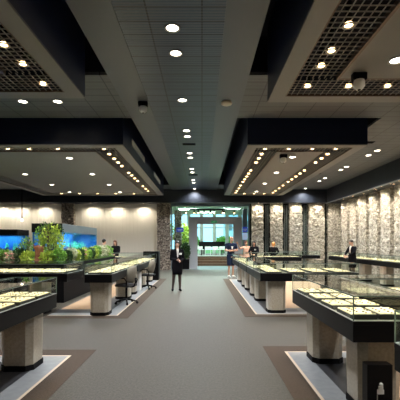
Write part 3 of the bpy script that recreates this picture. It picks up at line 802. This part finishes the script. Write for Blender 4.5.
# hangers for left sign
MB().box(-.25, .25, -.15, .15, 0, .6, .01).build('planter_box', M['black'], None, False, (-1.0, 21.45, -.002), None, 'black planter box left of the grey portal', 'planter')
bush('potted_plant', 'dark leafy plant in the black box left of the portal', -1.0, 21.42, .6, .2, .85, 420, .16, M['leafC'], 77, group=None)
bush('potted_plant', 'bright green plant behind the left of the portal', -1.35, 23.6, 1.3, .5, 1.4, 420, .2, M['leafB'], 78, group=None)
MB().box(-.3, .3, -.3, .3, 0, 1.3, .01).build('plant_stand', M['greyp'], None, False, (-1.35, 23.6, -.002), None, 'grey stand under the bright green lobby plant', 'stand')
# stage
t = thing('stage_platform', 'low stage with brown wooden steps behind the portal', 'stage', (1.0, 24.3, 0))
for k in range(3): MB().box(-4.5, 4.5, k * .32, (k + 1) * .32, 0, .17 * (k + 1)).build('step', M['wood'], t)
MB().box(-4.5, 4.5, .96, 8.0, 0, .62).build('deck', M['wood'], t)
MB().box(-4.5, 4.5, .93, 1.0, .622, .68).build('edge_strip', M['white'], t)
ZS = .622
# grand piano
t = thing('grand_piano', 'black grand piano on the stage seen through the portal', 'piano', (.72, 27.6, ZS))
out = [(-.95, -.7), (-.95, .72), (-.5, .76), (.1, .55), (.5, .25), (.95, .15), (1.05, -.1), (1.0, -.45), (.6, -.68)]
MB().prism(out, .62, 1.0).build('case', M['blackm'], t)
MB().prism([(p[0] * 1.01, p[1] * 1.01) for p in out], 1.0, 1.03).build('lid', M['blackm'], t)
MB().box(-1.12, -.95, -.68, .7, .66, .74, .01).build('keyboard', M['white'], t)
MB().box(-.78, -.76, -.4, .4, 1.03, 1.25, .005).build('music_stand', M['black'], t)
for x, y in ((-.75, -.5), (-.75, .5), (.8, -.1)):
    MB().lathe([(.05, 0), (.035, .04), (.045, .3), (.06, .5), (.06, .62)], (x, y, 0), 14).build('leg', M['blackm'], t, True)
MB().box(-.7, -.5, -.05, .05, .05, .62).build('pedal_lyre', M['black'], t)
# white chairs on the stage
def wchair():
    t = thing('stage_chair', 'x', 'chair', (0, 0, ZS), 0, 'white chairs on the stage')
    MB().box(-.22, .22, -.22, .22, .43, .47, .01).build('seat', M['white'], t)
    b = MB().box(-.21, .21, .19, .22, .5, .68, .01); b.build('backrest', M['white'], t)
    for sx in (-1, 1):
        MB().tube([(sx * .19, -.19, 0), (sx * .19, -.19, .43)], .018).build('leg', M['white'], t)
        MB().tube([(sx * .19, .2, 0), (sx * .19, .2, .66)], .018).build('leg', M['white'], t)
    return t
wc = wchair(); spots = ((-.1, 25.75, .3), (.42, 25.9, PI), (1.0, 25.75, .2), (1.5, 25.85, PI - .3), (2.0, 25.75, 0))
for k, (x, y, rz) in enumerate(spots):
    lab = 'white chair on the stage before the piano, %s from the left' % ORD[k]
    if k == 0: wc.location = (x, y, ZS); wc.rotation_euler = (0, 0, rz); wc['label'] = lab
    else: dup(wc, (x, y, ZS), rz, lab)
# window wall
x = LX0; n = 1
while x < LX1 - .5:
    w = 1.2
    f = struct('window_%d' % n, MB().ring((0, 0, 0, 0), (0, 0, 0, 0), 0, 0) if False else MB().box(x, x + .32, YL1 - .15, YL1 + .05, 0, 4.3).box(x + .32, x + w, YL1 - .1, YL1, 2.95, 3.03), M['white'])
    MB().box(x + .32, x + w, YL1 - .06, YL1 - .04, 0, 4.3).build('pane', M['winglass'], f)
    x += w; n += 1
# lobby ceiling track with spots
def track(x0, x1, y, z, label, nsp):
    t = thing('lighting_track', label, 'light track', ((x0 + x1) / 2, y, z))
    X = (x1 - x0) / 2
    MB().box(-X, X, -.04, .04, 0, .06).build('rail', M['blackm'], t)
    for sx in (-.8, .8): MB().tube([(sx * X, 0, .06), (sx * X, 0, 4.3 - z)], .015).build('hanger', M['blackm'], t)
    for k in range(nsp):
        xx = -X * .8 + k * 1.6 * X / (nsp - 1)
        h = MB().tube([(xx, 0, 0), (xx, -.02, -.08), (xx, -.06, -.2)], [.02, .05, .06], 12).build('spot_head', M['blackm'], t, True)
        MB().ball((xx, -.07, -.22), .04, 1).build('bulb', M['warml'], h, True)
track(-1.3, 1.6, 22.9, 3.68, 'black lighting track with spot heads in the lobby, the nearer one', 4)
track(-.9, 2.6, 25.2, 3.85, 'black lighting track in the lobby, the farther one', 5)
b = MB()
for k in range(8):
    y = 22.2 + k * 1.45
    b.box(LX0, LX1, y, y + .12, 4.12, 4.3)
b.box(-1.9, -1.8, 21.6, YL1, 4.1, 4.3).box(2.9, 3.0, 21.6, YL1, 4.1, 4.3)
struct('trim_34', b, M['lobbyw'])
for k, (x, y) in enumerate(((-1.0, 23.3), (1.8, 23.3), (-1.0, 27.8), (2.2, 27.8), (.5, 31))):
    t = thing('light_panel', 'bright flat light panel in the green lobby ceiling, %s from the portal' % ORD[k], 'ceiling lamp', (x, y, 4.28), 0, 'light panels of the lobby')
    MB().ring((-.62, .62, -.17, .17), (-.6, .6, -.15, .15), -.02, .02).build('frame', M['white'], t)
    MB().box(-.6, .6, -.15, .15, 0, .015).build('diffuser', M['whitel'], t)
    l = bpy.data.lights.new('lobby_light', 'AREA'); l.shape = 'RECTANGLE'; l.size = 1.2; l.size_y = .3; l.energy = 210; l.color = (.7, 1, .88)
    o = bpy.data.objects.new('lobby_light', l); C.objects.link(o); o.parent = t; o.location = (0, 0, -.01)
# outside
struct('floor', MB().box(-40, 40, YL1 + .1, 90, -.3, -.1), M['grass'])
for k, (x, y, r, h) in enumerate(((6.8, 46, 1.8, 3.0), (-1.5, 48, 1.2, 2.3), (3.2, 52, 1.2, 2.2), (-6, 44, 2.4, 4.8), (13.5, 50, 2.5, 5))):
    t = thing('tree', 'green tree outside the lobby windows, %s' % ('right of the piano', 'left of the piano', 'straight behind the piano', 'at the far left', 'at the far right')[k], 'tree', (x, y, -.1), 0, 'trees outside the lobby')
    b = MB(); leaves(b, (0, 0, h * .68), (r, r, h * .38), 900, .42, random.Random(k), .2); b.build('crown', M['leafA'], t)
    MB().tube([(0, 0, 0), (.1, 0, h * .4), (0, .1, h * .75)], [.16, .12, .05]).build('trunk', M['wood'], t, True)
t = thing('tower_block', 'pale blue tower block far outside the lobby windows', 'building', (9, 80, -.1))
MB().box(-4, 4, -4, 4, 0, 22).build('wall', M['tower'], t)
for i in range(6):
    for j in range(6): MB().box(-3.6 + i * 1.25, -2.7 + i * 1.25, -4.05, -4, 1 + j * 3.3, 3 + j * 3.3).build('window', M['steel'], t)

# ------------------------------------------------------------------ people
def person(label, x, y, z0, H, rz, top, bottom, hair, haircol, skin='skin', pose='stand', shoulder=.105, vox=.009, sleeves='long', collar=None, bare=False, extra=None):
    t = thing('person', label, 'person', (x, y, z0), rz)
    def q(a, b_, c): return Vector((a * H, b_ * H, c * H))
    sh = shoulder
    J = dict(pel=q(0, 0, .53), waist=q(0, 0, .61), chest=q(0, 0, .72), neck=q(0, .0, .825), nk2=q(0, -.008, .87), head=q(0, -.012, .932))
    for s_, k in ((-1, 'l'), (1, 'r')):
        J['hip' + k] = q(s_ * .05, 0, .505); J['sho' + k] = q(s_ * sh, 0, .80)
        J['kne' + k] = q(s_ * .052, -.008, .28); J['ank' + k] = q(s_ * .055, .01, .045); J['toe' + k] = q(s_ * .065, -.075, .014)
        J['elb' + k] = q(s_ * (sh + .03), .02, .625); J['han' + k] = q(s_ * (sh + .02), -.03, .49)
    if pose == 'suit':
        J['elbl'] = q(-sh - .02, .03, .635); J['hanl'] = q(-.02, -.11, .62)
        J['elbr'] = q(sh + .02, .02, .635); J['hanr'] = q(.045, -.115, .60)
        J['anl'] = J['ankl']; J['ankl'] = q(-.085, .04, .045); J['toel'] = q(-.1, -.045, .014); J['knel'] = q(-.07, .0, .28)
    if pose == 'folded':
        J['elbl'] = q(-sh - .03, -.02, .65); J['hanl'] = q(.05, -.115, .655)
        J['elbr'] = q(sh + .03, -.02, .65); J['hanr'] = q(-.05, -.12, .64)
        J['head'] = q(0, -.04, .925); J['nk2'] = q(0, -.02, .868)
    if pose == 'reach':
        J['elbl'] = q(-sh - .04, -.06, .68); J['hanl'] = q(-.05, -.17, .62)
        J['elbr'] = q(sh + .04, -.06, .68); J['hanr'] = q(.06, -.17, .60)
        J['head'] = q(0, -.035, .925)
    if pose == 'raise':
        J['elbl'] = q(-sh - .1, -.03, .76); J['hanl'] = q(-sh - .17, -.06, .9)
        J['elbr'] = q(sh + .03, -.05, .65); J['hanr'] = q(.03, -.13, .63)
    b = MB()
    def limb(b, a, c, r0, r1): b.cap(J[a] if isinstance(a, str) else a, J[c] if isinstance(c, str) else c, r0 * H, r1 * H)
    def torso(b, g=0.0, low='pel'):
        for (z, rx, ry) in ((.5, .088, .062), (.54, .094, .066), (.58, .082, .058), (.62, .074, .052), (.66, .08, .055), (.70, .09, .062), (.74, .096, .064), (.78, .094, .056), (.805, .07, .045)):
            if low == 'waist' and z < .54: continue
            b.ball(q(0, 0, z), 1, 2, ((rx + g) * H * sh / .105, (ry + g) * H, .034 * H))
        for k in 'lr': b.cap(q(0, 0, .8), J['sho' + k] - Vector((0, 0, .006 * H)), (.034 + g) * H, (.03 + g) * H)
    torso(b)
    b.cap(J['neck'] - Vector((0, 0, .02 * H)), J['nk2'], .032 * H, .028 * H)
    # head: skull, jaw, nose, ears
    h = J['head']
    b.ball(h + q(0, .006, .012), 1, 3, (.045 * H, .053 * H, .055 * H))
    b.ball(h + q(0, -.014, -.024), 1, 3, (.034 * H, .038 * H, .04 * H))
    b.cap(h + q(0, -.05, .0), h + q(0, -.058, -.012), .006 * H, .0085 * H)
    for s_ in (-1, 1): b.ball(h + q(s_ * .045, .004, -.004), 1, 2, (.006 * H, .011 * H, .017 * H))
    for k in 'lr':
        limb(b, 'hip' + k, 'kne' + k, .052, .032); limb(b, 'kne' + k, 'ank' + k, .031, .018)
        b.ball(J['kne' + k].lerp(J['ank' + k], .3) + q(0, .008, 0), 1, 2, (.03 * H, .03 * H, .06 * H))
        b.cap(J['ank' + k] - q(0, 0, .02), J['toe' + k] + q(0, 0, .004), .02 * H, .014 * H)
        limb(b, 'sho' + k, 'elb' + k, .03, .023); limb(b, 'elb' + k, 'han' + k, .022, .014)
        # hand: palm, four fingers, thumb
        s_ = -1 if k == 'l' else 1
        d = (J['han' + k] - J['elb' + k]).normalized()
        side = d.cross(Vector((0, 1, .3))).normalized(); nr = side.cross(d).normalized()
        pc = J['han' + k] + d * .028 * H
        b.cap(J['han' + k], pc + d * .01 * H, .013 * H, .016 * H); b.ball(pc + side * .008 * H, .014 * H, 2); b.ball(pc - side * .008 * H, .014 * H, 2)
        for f in range(4):
            o = pc + d * .018 * H + side * (f - 1.5) * .0098 * H; L = (.034, .042, .04, .03)[f] * H
            m1 = o + d * L * .5 - nr * L * .1; m2 = o + d * L * .85 - nr * L * .4
            b.cap(o, m1, .0055 * H, .0052 * H); b.cap(m1, m2, .0052 * H, .0045 * H)
        th = pc - side * .018 * H * s_; b.cap(th, th + d * .02 * H - side * .016 * H * s_, .0068 * H, .006 * H)
        b.cap(th + d * .02 * H - side * .016 * H * s_, th + d * .04 * H - side * .018 * H * s_, .006 * H, .005 * H)
    def fin(b, name, m, parent=t, v=vox, it=3):
        o = b.build(name, m, parent, True)
        r = o.modifiers.new('r', 'REMESH'); r.mode = 'VOXEL'; r.voxel_size = v; r.use_smooth_shade = True
        sm = o.modifiers.new('s', 'SMOOTH'); sm.iterations = it; sm.factor = .5
        return o
    fin(b, 'body', M[skin])
    for s_ in (-1, 1):
        MB().ball(h + q(s_ * .018, -.047, .004), .0055 * H, 2, (1.3, .6, .9)).build('eye', M['eye'], t, True)
        MB().tube([h + q(s_ * .010, -.051, .016), h + q(s_ * .027, -.044, .017)], .0022 * H, 6).build('eyebrow', M[haircol if hair != 'bald' else 'hairbr'], t, True)
    MB().ball(h + q(0, -.050, -.028), .011 * H, 2, (1.2, .35, .35)).build('mouth', M['lip'], t, True)
    # hair
    if hair != 'bald':
        b = MB(); b.ball(h + q(0, .010, .022), 1, 3, (.05 * H, .056 * H, .05 * H))
        if hair == 'long':
            for s_ in (-1, 1): b.cap(h + q(s_ * .042, .01, .01), h + q(s_ * .045, .012, -.085), .017 * H, .016 * H)
            b.cap(h + q(0, .035, .01), h + q(0, .045, -.1), .036 * H, .03 * H)
            b.cap(h + q(-.022, .035, .0), h + q(-.03, .04, -.1), .03 * H, .02 * H); b.cap(h + q(.022, .035, .0), h + q(.03, .04, -.1), .03 * H, .02 * H)
            b.cap(h + q(-.025, -.02, .045), h + q(-.04, -.012, .01), .016 * H, .012 * H); b.cap(h + q(.02, -.02, .046), h + q(.042, -.01, .01), .016 * H, .012 * H)
        elif hair == 'bob':
            for s_ in (-1, 1): b.cap(h + q(s_ * .04, .01, .02), h + q(s_ * .042, .012, -.035), .02 * H, .018 * H)
            b.cap(h + q(0, .035, .02), h + q(0, .035, -.04), .036 * H, .032 * H)
        elif hair == 'short':
            b.cap(h + q(0, .035, .02), h + q(0, .035, -.01), .03 * H, .024 * H)
        fin(b, 'hair', M[haircol], v=.01)
    # top garment
    b = MB(); torso(b, .009, 'waist')
    for k in 'lr':
        b.cap(J['sho' + k], J['elb' + k] if sleeves == 'long' else J['sho' + k].lerp(J['elb' + k], .62), .037 * H, .032 * H)
        if sleeves == 'long': b.cap(J['elb' + k], J['elb' + k].lerp(J['han' + k], .9), .031 * H, .023 * H)
    if top[1] == 'jacket': b.ball(q(0, 0, .53), 1, 2, (.108 * H, .08 * H, .055 * H))
    b.cap(q(0, 0, .58), q(0, 0, .77), .06 * H, .064 * H)
    for s_ in (-1, 1): b.cap(q(s_ * .035, 0, .56), q(s_ * .04, 0, .77), .056 * H, .058 * H)
    o = fin(b, top[1], M[top[0]], it=9)
    if collar:
        b = MB(); b.cap(q(0, -.058, .80), q(0, -.066, .68), .022 * H, .012 * H); b.ball(q(0, -.045, .82), .026 * H, 2)
        fin(b, 'blouse', M[collar], v=.008)
    # lower garment
    b = MB()
    if bottom[1] == 'skirt':
        prof = [(.106, .60), (.112, .54), (.116, .47), (.11, .40), (.104, .33), (.09, .33), (.08, .5), (.07, .6)]
        bb = MB(); bb.lathe([(r * H * .95, z * H) for r, z in prof], n=28)
        for v in bb.bm.verts: v.co.y *= .74
        bb.build('skirt', M[bottom[0]], t, True)
    elif bottom[1] == 'shorts':
        b.ball(q(0, 0, .535), 1, 2, (.1 * H, .075 * H, .06 * H))
        for k in 'lr': b.cap(J['hip' + k], J['hip' + k].lerp(J['kne' + k], .85), .062 * H, .05 * H)
        fin(b, 'shorts', M[bottom[0]])
    else:
        b.ball(q(0, 0, .535), 1, 2, (.098 * H, .073 * H, .06 * H))
        for k in 'lr':
            b.cap(J['hip' + k], J['kne' + k], .06 * H, .042 * H); b.cap(J['kne' + k], J['ank' + k] + q(0, 0, .01), .04 * H, .03 * H)
        fin(b, 'trousers', M[bottom[0]])
    if bottom[1] == 'skirt':
        b = MB()
        for k in 'lr': b.cap(J['hip' + k].lerp(J['kne' + k], .5), J['kne' + k], .045 * H, .034 * H); b.cap(J['kne' + k], J['ank' + k], .033 * H, .02 * H); b.ball(J['kne' + k].lerp(J['ank' + k], .3) + q(0, .008, 0), 1, 2, (.032 * H, .032 * H, .062 * H))
        fin(b, 'tights', M['tights'])
    for k in 'lr':
        b = MB(); b.cap(J['ank' + k] - q(0, -.006, .018), J['toe' + k] + q(0, 0, .006), .025 * H, .019 * H); b.ball(J['ank' + k] - q(0, -.012, .022), .022 * H, 2)
        o = b.build('shoe', M['suit' if bottom[1] != 'shorts' else 'whitec'], t, True)
    if extra == 'tag':
        MB().box(-.045, .045, -.012, 0, -.03, .03, .003).build('name_badge', M['whitec'], t, False, tuple(q(.05, -.085, .74)))
    if extra == 'print':
        MB().prism([(-.05, -.012), (.05, -.012), (.05, 0), (-.05, 0)], -.06, .05, .5).build('chest_print', M['whitec'], t, False, tuple(q(0, -.078, .725)))
    return t
person('woman in black suit jacket and skirt standing in the aisle, hands together', -.80, 11.62, .004, 1.62, R(12), ('suit', 'jacket'), ('suit', 'skirt'), 'long', 'hairb', pose='suit', shoulder=.098, vox=.008, collar='whitec', extra='tag')
person('bald man in navy t-shirt and shorts with folded arms at the counter end', 1.32, 16.4, 0, 1.86, R(18), ('navyc', 't_shirt'), ('navyc', 'shorts'), 'bald', 'hairb', 'skin2', 'folded', .118, .009, 'short', extra='print')
person('person in pinkish top raising one arm behind the far right counter', 2.24, 18.3, 0, 1.66, R(10), ('pinkc', 'top'), ('suit', 'trousers'), 'short', 'hairbr', 'skin2', 'raise', .105, .01, 'short')
person('woman with long dark hair in black top behind the far right counter', 2.58, 17.75, 0, 1.66, R(-25), ('suit', 'jacket'), ('suit', 'trousers'), 'long', 'hairb', 'skin', 'reach', .1, .01, 'long', extra='tag')
person('orange-haired person in black jacket seen from behind near the stone wall', 3.5, 17.7, 0, 1.62, R(155), ('suit', 'jacket'), ('suit', 'trousers'), 'bob', 'hairo', 'skin', 'reach', .11, .01)
person('short-haired person in black suit in profile before the right wall counter', 6.1, 14.6, 0, 1.70, R(-75), ('suit', 'jacket'), ('suit', 'skirt'), 'short', 'hairb', 'skin', 'reach', .105, .01, collar='whitec')
person('person in white shirt with dark hair behind the variegated plants', -4.16, 15.2, 0, 1.74, R(160), ('whitec', 'shirt'), ('suit', 'trousers'), 'short', 'hairb', 'skin', 'reach', .115, .01)
person('woman with brown hair in black by the far left counter', -4.1, 17.1, 0, 1.70, R(-15), ('suit', 'jacket'), ('suit', 'trousers'), 'long', 'hairbr', 'skin', 'reach', .1, .01)

# ------------------------------------------------------------------ world, camera, output look
w = bpy.data.worlds.new('World'); S.world = w; w.use_nodes = True
nt = w.node_tree; bg = nt.nodes['Background']
bg.inputs['Color'].default_value = (0.5, 0.82, 1.0, 1); bg.inputs['Strength'].default_value = 2.0
sun = bpy.data.lights.new('sun', 'SUN'); sun.energy = 2.5; sun.angle = .05
so = bpy.data.objects.new('sun', sun); C.objects.link(so); so.rotation_euler = (R(35), R(-25), 0)

cam = bpy.data.cameras.new('camera'); co = bpy.data.objects.new('camera', cam); C.objects.link(co)
co.location = (0, 0, 1.55); co.rotation_euler = (R(90), 0, 0)
cam.sensor_width = 36; cam.lens = 36 * 360 / 400; cam.shift_x = -2 / 400; cam.shift_y = 43 / 400
cam.clip_start = .05; cam.clip_end = 300
S.camera = co
S.view_settings.view_transform = 'Standard'; S.view_settings.look = 'None'; S.view_settings.gamma = 1
S.view_settings.exposure = 0.0; S.view_settings.use_curve_mapping = False
